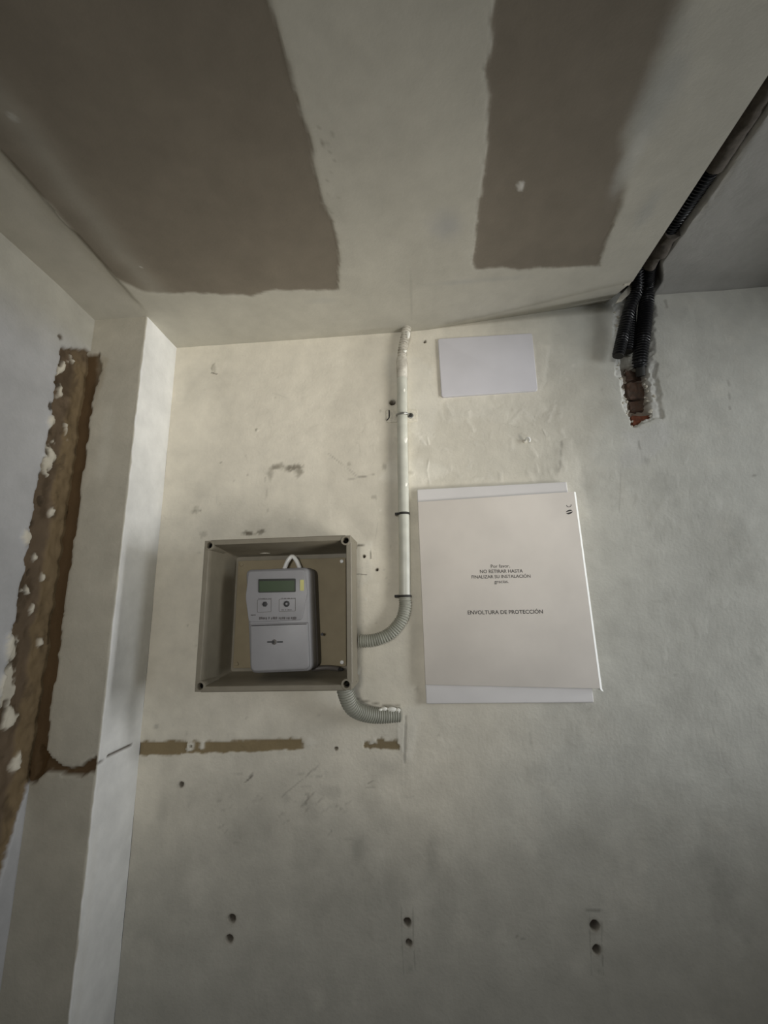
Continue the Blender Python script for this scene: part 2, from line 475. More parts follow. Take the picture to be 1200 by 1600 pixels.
# stains and scuffs
for a in [(455, 731, .028, .010, .75, 31), (432, 729, .020, .010, .65, 32), (466, 738, .012, .012, .6, 33), (423, 741, .010, .020, .4, 34),
          (388, 834, .020, .008, .85, 35), (408, 832, .012, .006, .7, 36), (388, 741, .004, .003, .6, 37), (545, 725, .006, .006, .3, 38),
          (584, 777, .008, .006, .3, 39), (345, 722, .004, .003, .5, 41), (318, 838, .012, .012, .25, 42), (600, 728, .006, .01, .4, 43)]:
    WB.blob(a[0], a[1], a[2], a[3], DIRT, a[4], 0.7, 0.9, 0.012, a[5])
for a in [(448, 1250, .022, .018, .35, 51), (520, 1235, .05, .02, .25, 52), (482, 1262, .03, .03, .30, 53), (558, 1322, .020, .035, .42, 54),
          (676, 1335, .018, .045, .32, 55), (470, 1330, .05, .06, .18, 56), (600, 1200, .05, .03, .22, 57), (380, 1300, .06, .06, .18, 58),
          (250, 1280, .02, .05, .18, 59), (1130, 1380, .05, .12, .25, 60), (905, 1330, .10, .05, .15, 61), (870, 735, .008, .02, .3, 62),
          (1010, 720, .012, .016, .35, 63), (1080, 1090, .08, .06, .18, 64), (245, 1135, .008, .006, .6, 65), (272, 1132, .006, .004, .5, 66),
          (540, 1400, .25, .05, .15, 67), (1130, 850, .10, .12, .12, 68), (1040, 760, .05, .07, .12, 69)]:
    WB.blob(a[0], a[1], a[2], a[3], (0.27, 0.26, 0.225), a[4], 0.9, 0.7, 0.03, a[5])
for pts_, w, al in [([(384, 1222), (394, 1212)], .0012, .9), ([(388, 1216), (398, 1206)], .0008, .7), ([(440, 1245), (460, 1228), (500, 1195)], .0012, .35),
                    ([(470, 1262), (492, 1238)], .0016, .35), ([(478, 1255), (482, 1244)], .0014, .5), ([(525, 1260), (540, 1268)], .001, .3),
                    ([(1138, 588), (1141, 640)], .001, .4), ([(878, 690), (874, 735)], .0016, .45), ([(808, 1464), (818, 1467)], .0016, .8),
                    ([(1012, 418 + 55), (1018, 480)], .002, .2), ([(1040, 470), (1042, 480)], .003, .4), ([(512, 708), (560, 745), (590, 742)], .001, .35),
                    ([(415, 745), (418, 800)], .001, .3), ([(540, 750), (585, 741)], .0012, .4), ([(1168, 742), (1180, 743)], .0014, .5),
                    ([(970, 735), (968, 800)], .0012, .2), ([(1000, 700), (998, 690)], .002, .4), ([(560, 1010), (558, 1060)], .0008, .3)]:
    WB.line(pts_, w, (0.20, 0.18, 0.15), al, w * 0.8)
for c in [(334, 575, .008, .014), (308, 796, .010, .010), (402, 672 + 0, .003, .003), (640, 740, .012, .006)]:
    WB.blob(c[0], c[1], c[2], c[3], (0.50, 0.47, 0.39), 0.7, 0.6, 0.8, 0.01, 21, h=0.002)
WB.line([(330, 582), (338, 584)], 0.0012, DIRT, 0.8, 0.001); WB.line([(300, 800), (314, 799)], 0.0016, DIRT, 0.8, 0.0016)
# strip where a rail was pulled off: bare brown plaster
WB.poly([(204, 1159), (290, 1157), (318, 1159), (400, 1156), (470, 1154), (474, 1171), (380, 1175), (290, 1178), (204, 1181)], np.array(lin(136, 119, 86)), 0.95, 0.0016, 0.0045, 0.012, h=-0.0025, seed=25)
WB.poly([(566, 1158), (590, 1156), (621, 1155), (623, 1171), (590, 1172), (567, 1171)], np.array(lin(132, 116, 86)), 0.95, 0.0016, 0.006, 0.012, h=-0.002, seed=26)
WB.blob(297, 1166, .011, .011, FILL, 0.95, 0.4, 0.6, 0.01, 27, h=0.004); WB.blob(316, 1164, .006, .010, FILL, 0.9, 0.4, 0.7, 0.01, 28, h=0.003)
WB.blob(582, 1160, .010, .005, FILL, 0.9, 0.5, 0.8, 0.008, 29, h=0.002); WB.blob(484, 1162, .016, .014, FILL, 0.5, 0.7, 0.8, 0.012, 30, h=0.001)
WB.blob(298, 1166, .0035, .0035, DIRT, 0.9, 0.5, 0.4, 0.005, 31, h=-0.004)
# traces of the brackets that were screwed on below
for cx_, top, bot in [(637, 1415, 1522), (931, 1424, 1524)]:
    for sx in (-9, 9):
        WB.line([(cx_ + sx - 1, top + 4), (cx_ + sx, (top + bot) / 2), (cx_ + sx + 3, bot)], 0.0009, (0.24, 0.23, 0.19), 0.45, 0.0014, 0.01)
    WB.blob(cx_ + 4, bot - 8, .008, .008, (0.27, 0.26, 0.22), 0.4, 0.8, 0.7, 0.01, 33)
WB.line([(916, 1423), (938, 1422)], 0.0018, (0.22, 0.21, 0.18), 0.6, 0.001)
# more scuffs: greyish rub marks below the rail line, hairline trowel marks, small chips over the upper wall
rs = random.Random(811)
for i in range(34):
    x_, y_ = rs.uniform(340, 620), rs.uniform(1205, 1320)
    a_ = rs.uniform(-0.9, 0.9); l_ = rs.uniform(4, 16)
    WB.line([(x_, y_), (x_ + l_ * math.cos(a_), y_ - l_ * abs(math.sin(a_)))], rs.uniform(.0006, .0016), (0.30, 0.28, 0.235), rs.uniform(.15, .45), .0012)
for i in range(70):
    x_, y_ = rs.uniform(290, 1190), rs.uniform(560, 1580)
    l_ = rs.uniform(5, 40); a_ = rs.choice([rs.gauss(1.57, 0.2), rs.gauss(0.0, 0.3)])
    WB.line([(x_, y_), (x_ + l_ * math.cos(a_), y_ + l_ * math.sin(a_))], rs.uniform(.0005, .0011), (0.40, 0.385, 0.33), rs.uniform(.12, .35), .0010, h=-0.0002)
for i in range(60):
    x_, y_ = rs.uniform(290, 960), rs.uniform(560, 1180)
    WB.blob(x_, y_, rs.uniform(.0015, .005), rs.uniform(.0015, .005), rs.choice([(0.42, 0.39, 0.32), (0.50, 0.46, 0.38), (0.80, 0.77, 0.69)]), rs.uniform(.3, .7), 0.7, 0.8, 0.006, 820 + i, h=rs.uniform(-.0006, .0008))
for i in range(40):                                                   # trowelled ridges around plate, clamp and panel top
    x_, y_ = rs.uniform(640, 900), rs.uniform(625, 750)
    l_ = rs.uniform(8, 30); a_ = rs.gauss(1.2, 0.5)
    WB.line([(x_, y_), (x_ + l_ * math.cos(a_), y_ + l_ * math.sin(a_))], rs.uniform(.0012, .003), (0.78, 0.75, 0.67), rs.uniform(.10, .35), .002, h=rs.uniform(.0004, .0012))
# screw holes
for i, (hx, hy, hr) in enumerate(HOLES):
    c = wall_uv(hx, hy); r = hr * 0.00128
    s = WB.win(np.array([c]), 0.02); u, v = WB.U[s], WB.V[s]
    d = np.hypot(u - c[0], v - c[1]) + 0.22 * r * fbm(u, v, r * 1.2, 2, 110 + i)
    WB.paint(s, 0.5 * sstep(2.0 * r, 0.9 * r, d), (0.30, 0.27, 0.22))
    WB.paint(s, sstep(1.1 * r, 0.75 * r, d), (0.12, 0.085, 0.06))
    WB.H[s] -= 0.028 * sstep(1.12 * r, 0.72 * r, d)
# chase broken open under the ceiling: conduits above, brick showing below
CH_UP = [(986, 430), (1022, 430), (1020, 520), (1012, 582), (974, 570), (974, 520)]
CH_LO = [(972, 566), (1010, 572), (1016, 610), (1020, 648), (990, 664), (984, 630), (977, 600)]
s, d, m = WB.poly([(958, 478), (1024, 470), (1020, 560), (1030, 612), (1034, 652), (990, 668), (976, 636), (966, 590), (960, 530)],
                  WHITE_P, 0.75, 0.004, 0.010, 0.018, h=-0.006, seed=71)
WB.H[s] += 0.004 * m * fbm(WB.U[s], WB.V[s], 0.012, 3, 72)
WB.poly(CH_UP, (0.42, 0.40, 0.34), 0.9, 0.003, 0.006, 0.015, h=-0.016, seed=73)
s, d, m = WB.poly(CH_LO, (0.34, 0.28, 0.22), 0.95, 0.003, 0.008, 0.012, h=-0.030, seed=74)
WB.H[s] += 0.006 * m * fbm(WB.U[s], WB.V[s], 0.014, 3, 75)
# recess behind the box, so that its back sits in the plaster
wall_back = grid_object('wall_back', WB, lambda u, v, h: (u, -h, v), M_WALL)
tag(wall_back, 'cream and grey patched plaster wall carrying the meter box', 'wall', kind='structure')

# ---- pilaster at the left: front and side in one sheet running round the corner
WP = XP - XL
def pil_uv(px, py):
    a = at_y(px, py, -YP)
    if a[0] <= XP: return np.array([a[0] - XL, a[2]])
    b = at_x(px, py, XP); return np.array([WP + (b[1] - YP), b[2]])
us = grid_lines(-0.02, WP + abs(YP), 0.004, [(WP - 0.008, WP + 0.008, 0.0012)])
vs = grid_lines(0.0, ZC + 0.03, 0.0042, (), (0.95, 2.6), 0.12)
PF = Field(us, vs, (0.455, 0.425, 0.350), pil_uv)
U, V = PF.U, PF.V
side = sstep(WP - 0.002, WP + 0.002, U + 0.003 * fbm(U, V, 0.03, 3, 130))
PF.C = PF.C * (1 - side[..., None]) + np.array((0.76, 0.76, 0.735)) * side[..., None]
PF.C *= (1 + 0.06 * fbm(U, V, 0.09, 4, 131))[..., None]
PF.H += 0.0012 * fbm(U, V, 0.14, 3, 132) + 0.0003 * fbm(U, V, 0.03, 3, 133)
k = (1 - side) * sstep(0.0, 0.5, fbm(U, V, 0.12, 4, 134))
PF.C = PF.C * (1 - 0.25 * k[..., None]) + np.array((0.33, 0.31, 0.26)) * 0.25 * k[..., None]
PF.line([(150, 1300), (140, 1420), (120, 1600)], 0.006, (0.62, 0.60, 0.54), 0.15, 0.004)
# bare dark strip along the corner with the left wall, spreading into a broken gap lower down
wz = lambda py: pil_uv(90, py)[1]
strip = [(-0.03, wz(558)), (0.022, wz(556)), (0.030, wz(580)), (0.019, wz(640)), (0.020, wz(700)), (0.021, wz(860)), (0.020, wz(950)), (0.020, wz(1050)), (0.017, wz(1110)), (0.024, wz(1160)), (0.012, wz(1225)), (-0.03, wz(1225))]
PF.poly(strip, DKOCHRE, 0.96, 0.0016, 0.005, 0.02, h=-0.006, seed=135, uv=True)
PF.poly([(60, 1168), (74, 1176), (84, 1192), (104, 1200), (122, 1199), (138, 1190), (150, 1182), (150, 1204), (128, 1211), (100, 1211), (84, 1204), (72, 1208), (50, 1224)], DKOCHRE * 0.9, 0.96, 0.0016, 0.005, 0.014, h=-0.009, seed=136)
PF.poly([(150, 555), (168, 560), (160, 600), (148, 640)], (0.33, 0.28, 0.20), 0.5, 0.006, 0.006, 0.02, seed=137)
PF.line([(148, 1192), (160, 1189), (172, 1180), (185, 1174), (206, 1164)], 0.0012, DKOCHRE * 0.6, 0.95, 0.0016, 0.01, h=-0.004)
PF.blob(165, 700, .02, .12, (0.60, 0.58, 0.50), 0.3, 0.9, 0.6, 0.05, 138); PF.blob(180, 900, .012, .03, (0.6, 0.57, 0.48), 0.4, 0.8, 0.7, 0.02, 139)
def place_pil(u, v, h):
    r = 0.004
    x = np.where(u <= WP, XL + u, XP + h); y = np.where(u <= WP, YP - h, YP + (u - WP))
    # softly rounded arris
    t = np.clip((u - (WP - r)) / (2 * r), 0, 1); inside = (u > WP - r) & (u < WP + r)
    bx = XP - r + r * (2 * t - t * t) ; by = YP + r * t * t
    return np.where(inside, bx, x), np.where(inside, by, y), v
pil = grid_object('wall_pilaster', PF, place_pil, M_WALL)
tag(pil, 'plastered pilaster in the left corner with a white painted side', 'pilaster', kind='structure')

# ---- left wall
left_uv = lambda px, py: at_x(px, py, XL)[[1, 2]]
us = grid_lines(YB, YP + 0.02, 0.0042, [(YP - 0.10, YP + 0.02, 0.003)], (-0.62, 0), 0.12)
vs = grid_lines(0.0, ZC + 0.03, 0.0042, (), (0.95, 2.6), 0.12)
WL = Field(us, vs, (0.435, 0.435, 0.435), left_uv)
U, V = WL.U, WL.V
WL.C *= (1 + 0.05 * fbm(U, V, 0.12, 4, 150))[..., None]
top = sstep(2.30, 2.46, V + 0.03 * fbm(U, V, 0.1, 3, 151))[..., None]
WL.C = WL.C * (1 - top) + np.array((0.40, 0.385, 0.33)) * top
WL.H += 0.0010 * fbm(U, V, 0.14, 3, 152) + 0.0003 * fbm(U, V, 0.03, 3, 153)
CH = [(YP + 0.02, left_uv(150, 548)[1])] + [tuple(left_uv(*p)) for p in
      [(150, 552), (120, 544), (96, 543), (92, 570), (88, 605), (82, 650), (72, 705), (60, 762), (50, 822), (38, 895), (27, 960), (14, 1030), (2, 1080), (-14, 1140), (-34, 1230), (-60, 1330), (-90, 1440),
       (-30, 1450), (-8, 1400), (8, 1350), (22, 1290), (36, 1245), (44, 1222)]] + [(YP + 0.02, left_uv(44, 1222)[1])]
s, d, m = WL.poly(CH, BROWN, 0.97, 0.0016, 0.008, 0.022, h=-0.009, seed=154, uv=True, slope=0.003)
u, v = WL.U[s], WL.V[s]
dc = YP - u                                                                # distance from the corner
k = sstep(0.036, 0.028, dc + 0.008 * fbm(u, v, 0.03, 3, 155)) * m * sstep(2.43, 2.36, v + 0.02 * fbm(u, v, 0.03, 3, 161))           # smoother ochre band beside the corner
WL.paint(s, k * 0.9, OCHRE); WL.H[s] += 0.003 * k
k = sstep(0.0, 0.4, fbm(u, v * 0.5, 0.025, 5, 156, 0.65)) * m * 0.65
WL.paint(s, k, BROWN * 0.55)
WL.H[s] += 0.006 * m * fbm(u, v, 0.022, 4, 157)
k = sstep(0.38, 0.46, fbm(u, v * 0.7, 0.026, 5, 158, 0.65)) * m * sstep(0.016, 0.035, dc)   # leftovers of white plaster
WL.paint(s, k * 0.95, (0.60, 0.56, 0.46)); WL.H[s] += 0.006 * k
for (x_, y_, a, b) in [(77, 718, .020, .026), (82, 660, .012, .018), (66, 1005, .008, .010), (98, 610, .008, .02), (20, 1010, .018, .03), (12, 1075, .02, .035), (20, 1120, .015, .02), (40, 840, .008, .012), (60, 870, .006, .008), (30, 1190, .010, .016), (72, 900, .005, .010), (54, 950, .005, .010), (84, 800, .006, .009)]:
    WL.blob(x_, y_, a, b, (0.60, 0.56, 0.46), 0.92, 0.35, 0.7, 0.012, 159, h=0.006)
for i in range(14):                                                        # chipped, dark edge of the paint
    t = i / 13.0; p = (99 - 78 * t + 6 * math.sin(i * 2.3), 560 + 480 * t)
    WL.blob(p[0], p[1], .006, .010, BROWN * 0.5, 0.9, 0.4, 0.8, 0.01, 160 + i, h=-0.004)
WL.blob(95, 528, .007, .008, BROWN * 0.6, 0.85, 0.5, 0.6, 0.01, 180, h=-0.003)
wall_left = grid_object('wall_left', WL, lambda u, v, h: (XL + h, u, v), M_WALL)
tag(wall_left, 'grey painted left wall with a brown chase beside the pilaster', 'wall', kind='structure')

# ---- plasterboard ceiling with jointing compound
ceil_uv = lambda px, py: at_z(px, py, ZC)[[0, 1]]
us = grid_lines(XL - 0.01, XE, 0.0042)
vs = grid_lines(YB, 0.02, 0.0042, (), (-0.85, 0.1), 0.12)
COMP = np.array((0.52, 0.50, 0.43))
CF = Field(us, vs, COMP, ceil_uv)
U, V = CF.U, CF.V
CF.C *= (1 + 0.05 * fbm(U, V, 0.10, 4, 200))[..., None]
BOARD = np.array(lin(130, 122, 109))
xa = lambda px, py: ceil_uv(px, py)
A = [tuple(xa(*p)) for p in [(528, 452), (531, 400), (527, 372), (513, 332), (497, 285), (486, 225), (470, 165), (456, 110), (440, 55), (424, 0)]]
A = [(xa(424, 0)[0] - 0.01, YB + 0.02)] + A[::-1] + [tuple(xa(*p)) for p in [(470, 454), (430, 455), (395, 462), (340, 461), (300, 459), (262, 459), (225, 456), (200, 446), (180, 436)]] + [tuple(xa(172, 428)), tuple(xa(90, 338)), tuple(xa(0, 240)), (xa(0, 240)[0], YB + 0.02)]
B = [tuple(xa(*p)) for p in [(774, 0), (766, 35), (769, 68), (757, 108), (766, 150), (762, 210), (756, 270), (752, 306), (747, 318), (745, 350), (738, 412), (741, 423), (780, 419), (800, 422), (870, 419), (938, 416), (946, 380), (958, 350), (972, 318), (975, 270), (980, 212), (1000, 165), (1022, 118), (1062, 0)]]
B = [(xa(774, 0)[0], YB + 0.02)] + B + [(xa(1062, 0)[0], YB + 0.02)]
xs = 0.5 * (ceil_uv(30, 272)[0] + ceil_uv(165, 420)[0])
def board_mask(P, soft, seed):
    P = np.array(P); d = sd_poly(U, V, P) + 0.007 * fbm(U, V, 0.035, 5, seed, 0.65)
    return sstep(soft, -soft, d)
# left board: crisp on the right, feathered out towards the left wall;  right board: feathered at its right edge
softA = 0.003 + 0.004 * sstep(-0.50, -0.56, U); softB = 0.003 + 0.016 * sstep(0.24, 0.33, U) * sstep(-0.25, -0.40, V)
mA, mB = board_mask(A, softA, 210), board_mask(B, softB, 211)
mb = np.clip(mA + mB, 0, 1)
cb = BOARD * (1 + 0.07 * fbm(U, V, 0.12, 4, 212))[..., None]
CF.C = CF.C * (1 - mb[..., None]) + cb * mb[..., None]
CF.H -= 0.0012 * mb
for (x_, y_, a, b, c, al, sd) in [(700, 355, .045, .05, (0.37, 0.37, 0.37), .6, 220), (1030, 150, .04, .10, (0.36, 0.37, 0.36), .5, 221), (985, 250, .02, .10, (0.56, 0.56, 0.52), .5, 222),
                                   (1010, 330, .02, .06, (0.36, 0.37, 0.36), .35, 223), (500, 470, .05, .012, (0.38, 0.38, 0.36), .3, 224), (730, 440, .14, .012, (0.40, 0.40, 0.38), .5, 225), (600, 250, .09, .25, (0.44, 0.42, 0.36), .25, 226),
                                   (350, 380, .05, .03, BOARD * 0.86, .5, 227), (205, 420, .03, .02, BOARD * 0.9, .5, 228)]:
    CF.blob(x_, y_, a, b, c, al, 0.95, 0.5, 0.06, sd)
m_ = np.exp(-((U - xs - 0.055 + 0.012 * fbm(U, V, 0.1, 3, 215)) / 0.026) ** 2) * sstep(-0.13, -0.16, V)      # compound wiped thinly over the left joint
CF.paint((slice(None), slice(None)), 0.30 * m_, COMP)
CF.blob(813, 292, .007, .010, (0.62, 0.60, 0.55), 0.95, 0.4, 0.5, 0.01, 229, h=0.001)
CF.blob(18, 183, .008, .008, (0.5, 0.48, 0.44), 0.6, 0.6, 0.5, 0.01, 230); CF.blob(220, 419, .004, .004, (0.6, 0.58, 0.52), 0.9, 0.5, 0.5, 0.01, 231)
for i in range(26):
    rr = random.Random(300 + i); CF.blob(505 + rr.uniform(-8, 24), 200 + rr.uniform(0, 200), .003, .004, BOARD, 0.35, 0.6, 0.7, 0.01, 232)
# a second skin along the left wall, a few millimetres lower
st = sstep(xs + 0.0025, xs - 0.0025, U + 0.003 * fbm(U, V, 0.04, 3, 240)) * sstep(-0.12, -0.24, V)
CF.H -= 0.006 * st
CF.C = CF.C * (1 - 0.5 * st[..., None]) + np.array((0.47, 0.44, 0.375)) * 0.5 * st[..., None]
# at the right the board rises to the older ceiling in a filled wedge along the back wall
yu = lambda px, py: ceil_uv(px, py)
e0, e1 = yu(655, 517), yu(985, 440)
tx = np.clip((U - e0[0]) / (e1[0] - e0[0]), 0, 1.15)
yl = e0[1] + (e1[1] - e0[1]) * tx                                           # front line of the wedge
wedge = np.clip((V - yl) / np.maximum(-yl, 1e-4), 0, 1.3) * sstep(0.0, 0.08, U - e0[0] + 0.02)
CF.H -= wedge * 0.040 * tx
CF.line([(700, 505), (800, 485), (920, 455), (985, 440)], 0.004, (0.34, 0.32, 0.26), 0.65, 0.003, feather=0.010)  # shadow line of the wedge painted into the ceiling colour
CF.H += 0.0006 * fbm(U, V, 0.10, 3, 250)
CF.line([(642, 400), (643, 515)], 0.0006, (0.40, 0.38, 0.33), 0.5, 0.0004)
fm = np.where(0.25 * (mA[1:, 1:] + mA[:-1, 1:] + mA[1:, :-1] + mA[:-1, :-1]) > 0.5, 1, 0)
fm = np.where(0.25 * (mB[1:, 1:] + mB[:-1, 1:] + mB[1:, :-1] + mB[:-1, :-1]) > 0.5, 2, fm)
parts = grid_object('ceiling', CF, lambda u, v, h: (u, v, ZC - h), M_CEIL, split=(fm, [('ceiling', 0), ('plasterboard', 1), ('plasterboard', 2)]))
ceiling = tag(parts[0], 'plasterboard ceiling with pale bands of jointing compound', 'ceiling', kind='structure')
for p in parts[1:]: p.parent = ceiling
tag(parts[1], 'wide brown plasterboard at the left of the pale centre joint')
tag(parts[2], 'narrower brown plasterboard at the right of the pale centre joint')
# sawn edge of the boards and their upper side
bm = bmesh.new(); add_box(bm, (XL - 0.01, YB, ZC + 0.0125), (XE - 0.012, -0.12, ZC + 0.016)); add_box(bm, (XE - 0.012, YB, ZC + 0.0025), (XE, -0.10, ZC + 0.014))
obj('board_edge', bm, M_CRUMB, ceiling)

# ---- older plaster ceiling to the right, with the chase for the conduits
up_uv = lambda px, py: at_z(px, py, ZU)[[0, 1]]
us = grid_lines(XL - 0.01, XR, 0.004, [(0.46, 0.60, 0.0025)], (0.44, 0.95), 0.12)
vs = grid_lines(YB, 0.02, 0.004, (), (-0.75, 0.1), 0.12)
UF = Field(us, vs, (0.44, 0.43, 0.40), up_uv)
U, V = UF.U, UF.V
UF.C *= (1 + 0.06 * fbm(U, V, 0.12, 4, 260))[..., None]
UF.H += 0.0012 * fbm(U, V, 0.12, 3, 261)
ed = U - (0.548 + 0.030 * sstep(-0.10, -0.03, V) + 0.006 * fbm(U, V, 0.05, 4, 262, 0.6))
chm = sstep(0.0025, -0.0025, ed)
UF.C = UF.C * (1 - 0.9 * chm[..., None]) + np.array((0.24, 0.21, 0.17)) * 0.9 * chm[..., None]
lip = sstep(0.022, 0.0, ed) * (1 - chm) * sstep(0.0, 0.4, fbm(U, V, 0.03, 3, 263))
UF.paint((slice(None), slice(None)), lip * 0.6, (0.58, 0.56, 0.50)); UF.H -= 0.002 * lip
UF.H -= chm * (0.034 + 0.008 * fbm(U, V, 0.03, 3, 264))
cove = sstep(-0.035, 0.0, V); UF.H += 0.004 * cove * cove * (1 - chm)
upper = grid_object('ceiling_older', UF, lambda u, v, h: (u, v, ZU - h), M_WALL)
tag(upper, 'older grey plaster ceiling right of the conduit groove', 'ceiling', kind='structure')

# ---- the rest of the room (outside the picture)
def shell(name, label, cat, boxes, m):
    bm = bmesh.new()
    for lo, hi in boxes: add_box(bm, lo, hi)
    return tag(obj(name, bm, m), label, cat, kind='structure')
shell('floor', 'bare grey screed floor of the room', 'floor', [((XL - 0.1, YB - 0.1, -0.1), (XR + 0.1, 0.1, 0.0))], M_FLOOR)
WIN = (-1.00, -0.03, 1.60, 2.36)      # window opening: y0, y1, z0, z1
shell('wall_right', 'plain plaster wall with the window that lights the room', 'wall',
      [((XR, YB, 0), (XR + 0.1, WIN[0], 2.7)), ((XR, WIN[1], 0), (XR + 0.1, 0.1, 2.7)), ((XR, WIN[0], 0), (XR + 0.1, WIN[1], WIN[2])), ((XR, WIN[0], WIN[3]), (XR + 0.1, WIN[1], 2.7))], M_ROOM)
bm = bmesh.new()
for lo, hi in [((XR + 0.02, WIN[0], WIN[2]), (XR + 0.06, WIN[1], WIN[2] + 0.03)), ((XR + 0.02, WIN[0], WIN[3] - 0.03), (XR + 0.06, WIN[1], WIN[3])), ((XR + 0.02, WIN[0], WIN[2]), (XR + 0.06, WIN[0] + 0.03, WIN[3])), ((XR + 0.02, WIN[1] - 0.02, WIN[2]), (XR + 0.06, WIN[1], WIN[3]))]: add_box(bm, lo, hi)
tag(obj('window_1', bm, M_FRAME), 'white frame of the window beyond the right edge', 'window', kind='structure')
DOOR = (-0.55, 0.45, 2.2)
shell('wall_rear', 'plain plaster wall with the open doorway behind the viewer', 'wall',
      [((XL - 0.1, YB - 0.1, 0), (DOOR[0], YB, 2.7)), ((DOOR[1], YB - 0.1, 0), (XR + 0.1, YB, 2.7)), ((DOOR[0], YB - 0.1, DOOR[2]), (DOOR[1], YB, 2.7))], M_ROOM)

# ------------------------------------------------------------------ broken plaster and brick in the chase
def rough_block(lo, hi, amp, seed):
    bm = box_bm(lo, hi, 0.003, 2)
    bmesh.ops.subdivide_edges(bm, edges=[e for e in bm.edges if e.calc_length() > 0.006], cuts=3, use_grid_fill=True)
    rr = random.Random(seed)
    for v in bm.verts: v.co += Vector((rr.uniform(-1, 1), rr.uniform(-1, 1), rr.uniform(-1, 1))) * amp
    return bm
for k, (l, t, r, b, f) in enumerate([(978, 574, 1003, 594, 0.030), (981, 599, 1007, 622, 0.025), (986, 628, 1010, 641, 0.029), (989, 651, 1015, 664, 0.014)]):
    a, c = at_y(l, t, -f), at_y(r, b, -f)
    br = obj('brick', rough_block((a[0] - 0.004, f, c[2] - 0.002), (c[0] + 0.004, 0.052, a[2] + 0.002), 0.0020, 400 + k), M_BRICKR if k == 3 else M_BRICK, wall_back)
def chip_mesh(seed):
    bm = bmesh.new(); bmesh.ops.create_icosphere(bm, subdivisions=1, radius=1.0)
    rr = random.Random(seed)
    for v in bm.verts: v.co *= rr.uniform(0.55, 1.15)
    me = bpy.data.meshes.new('plaster_chip'); bm.to_mesh(me); bm.free(); me.materials.append(M_CRUMB)
    return me
chips = [chip_mesh(500 + k) for k in range(4)]
rr = random.Random(77)
spots = [(961, 486, 5), (956, 494, 4), (953, 503, 5), (968, 493, 4), (972, 500, 3), (966, 507, 4), (963, 514, 3), (971, 486, 3)]
edge = [(966, 572), (970, 590), (974, 606), (979, 622), (982, 640), (987, 656), (1012, 598), (1010, 616), (1016, 632), (1022, 650), (1014, 590), (1024, 620)]
for i in range(len(edge)):
    for q in range(3): spots.append((edge[i][0] + rr.uniform(-5, 4), edge[i][1] + rr.uniform(-9, 9), rr.uniform(1.6, 3.6)))
for i, (x, y, r) in enumerate(spots):
    o = bpy.data.objects.new('plaster_chip', chips[i % 4]); COL.objects.link(o)
    p = at_y(x, y, 0.0); o.location = (p[0], 0.004 + 0.004 * rr.random(), p[2])
    k = r * 0.00132; o.scale = (k * rr.uniform(.7, 1.2), k * 0.8, k * rr.uniform(.8, 1.5)); o.rotation_euler = (rr.random() * 6, rr.random() * 6, rr.random() * 6)
    o.parent = wall_back
# mortar pressed into the ceiling groove, torn paper at the board's corner
def lump(path, r, seed, n=40, sides=14):
    P, _ = smooth_path(path, n); bm = tube_bm(P, [r] * n, sides)
    for v in bm.verts:
        k = fbm(np.array([v.co.x * 1.0 + v.co.z]), np.array([v.co.y]), 0.03, 3, seed)[0]
        v.co += Vector((0.35 * k, 0.2 * k, 0.6 * k)) * r
    return bm
for k, (y0, y1, z, r) in enumerate([(-0.165, -0.118, 2.566, 0.017), (-0.116, -0.078, 2.570, 0.015), (-0.62, -0.292, 2.571, 0.016), (-1.3, -0.63, 2.573, 0.016)]):
    obj('mortar_fill', lump([(0.534, y0, z), (0.532, (y0 + y1) / 2, z + 0.002), (0.533, y1, z)], r, 600 + k), M_MORTAR, upper, smooth=True)
obj('torn_paper', slab(px_poly([(998, 429), (992, 446), (983, 460), (971, 471), (962, 474), (969, 462), (980, 450), (990, 438)], 0.045), 0.043, 0.046), M_CRUMB, ceiling)

# ------------------------------------------------------------------ meter box
BX0, BX1, BZ0, BZ1, BD = -0.4139, -0.1222, 1.7107, 1.9915, 0.110
box = thing('meter_box', 'open grey plastic meter box without lid, screwed to the back wall', 'meter box', ((BX0 + BX1) / 2, 0, BZ0))
rect = lambda i: [(BX0 + i, BZ0 + i), (BX1 - i, BZ0 + i), (BX1 - i, BZ1 - i), (BX0 + i, BZ1 - i)]
bm = bmesh.new()
R0 = lambda i, r: round_poly(rect(i), r, 6)
def rim_loop(i, r, d):                                        # the four corners give way to the screw bosses
    return [(p[0], -(min(d, 0.055) if k % 6 in (1, 2, 3, 4) else d), p[1]) for k, p in enumerate(R0(i, r))]
loft(bm, [xz(R0(0.006, 0.012), -0.001), xz(R0(0.0, 0.012), 0.050), rim_loop(0.0, 0.012, 0.1085), rim_loop(0.0015, 0.011, BD), rim_loop(0.0095, 0.007, BD), rim_loop(0.0105, 0.007, 0.1085),
          xz(R0(0.0150, 0.007), 0.050), xz(R0(0.020, 0.007), 0.010), xz(R0(0.022, 0.006), 0.005)], True, True)
obj('body', bm, M_BOX, box, smooth=True)
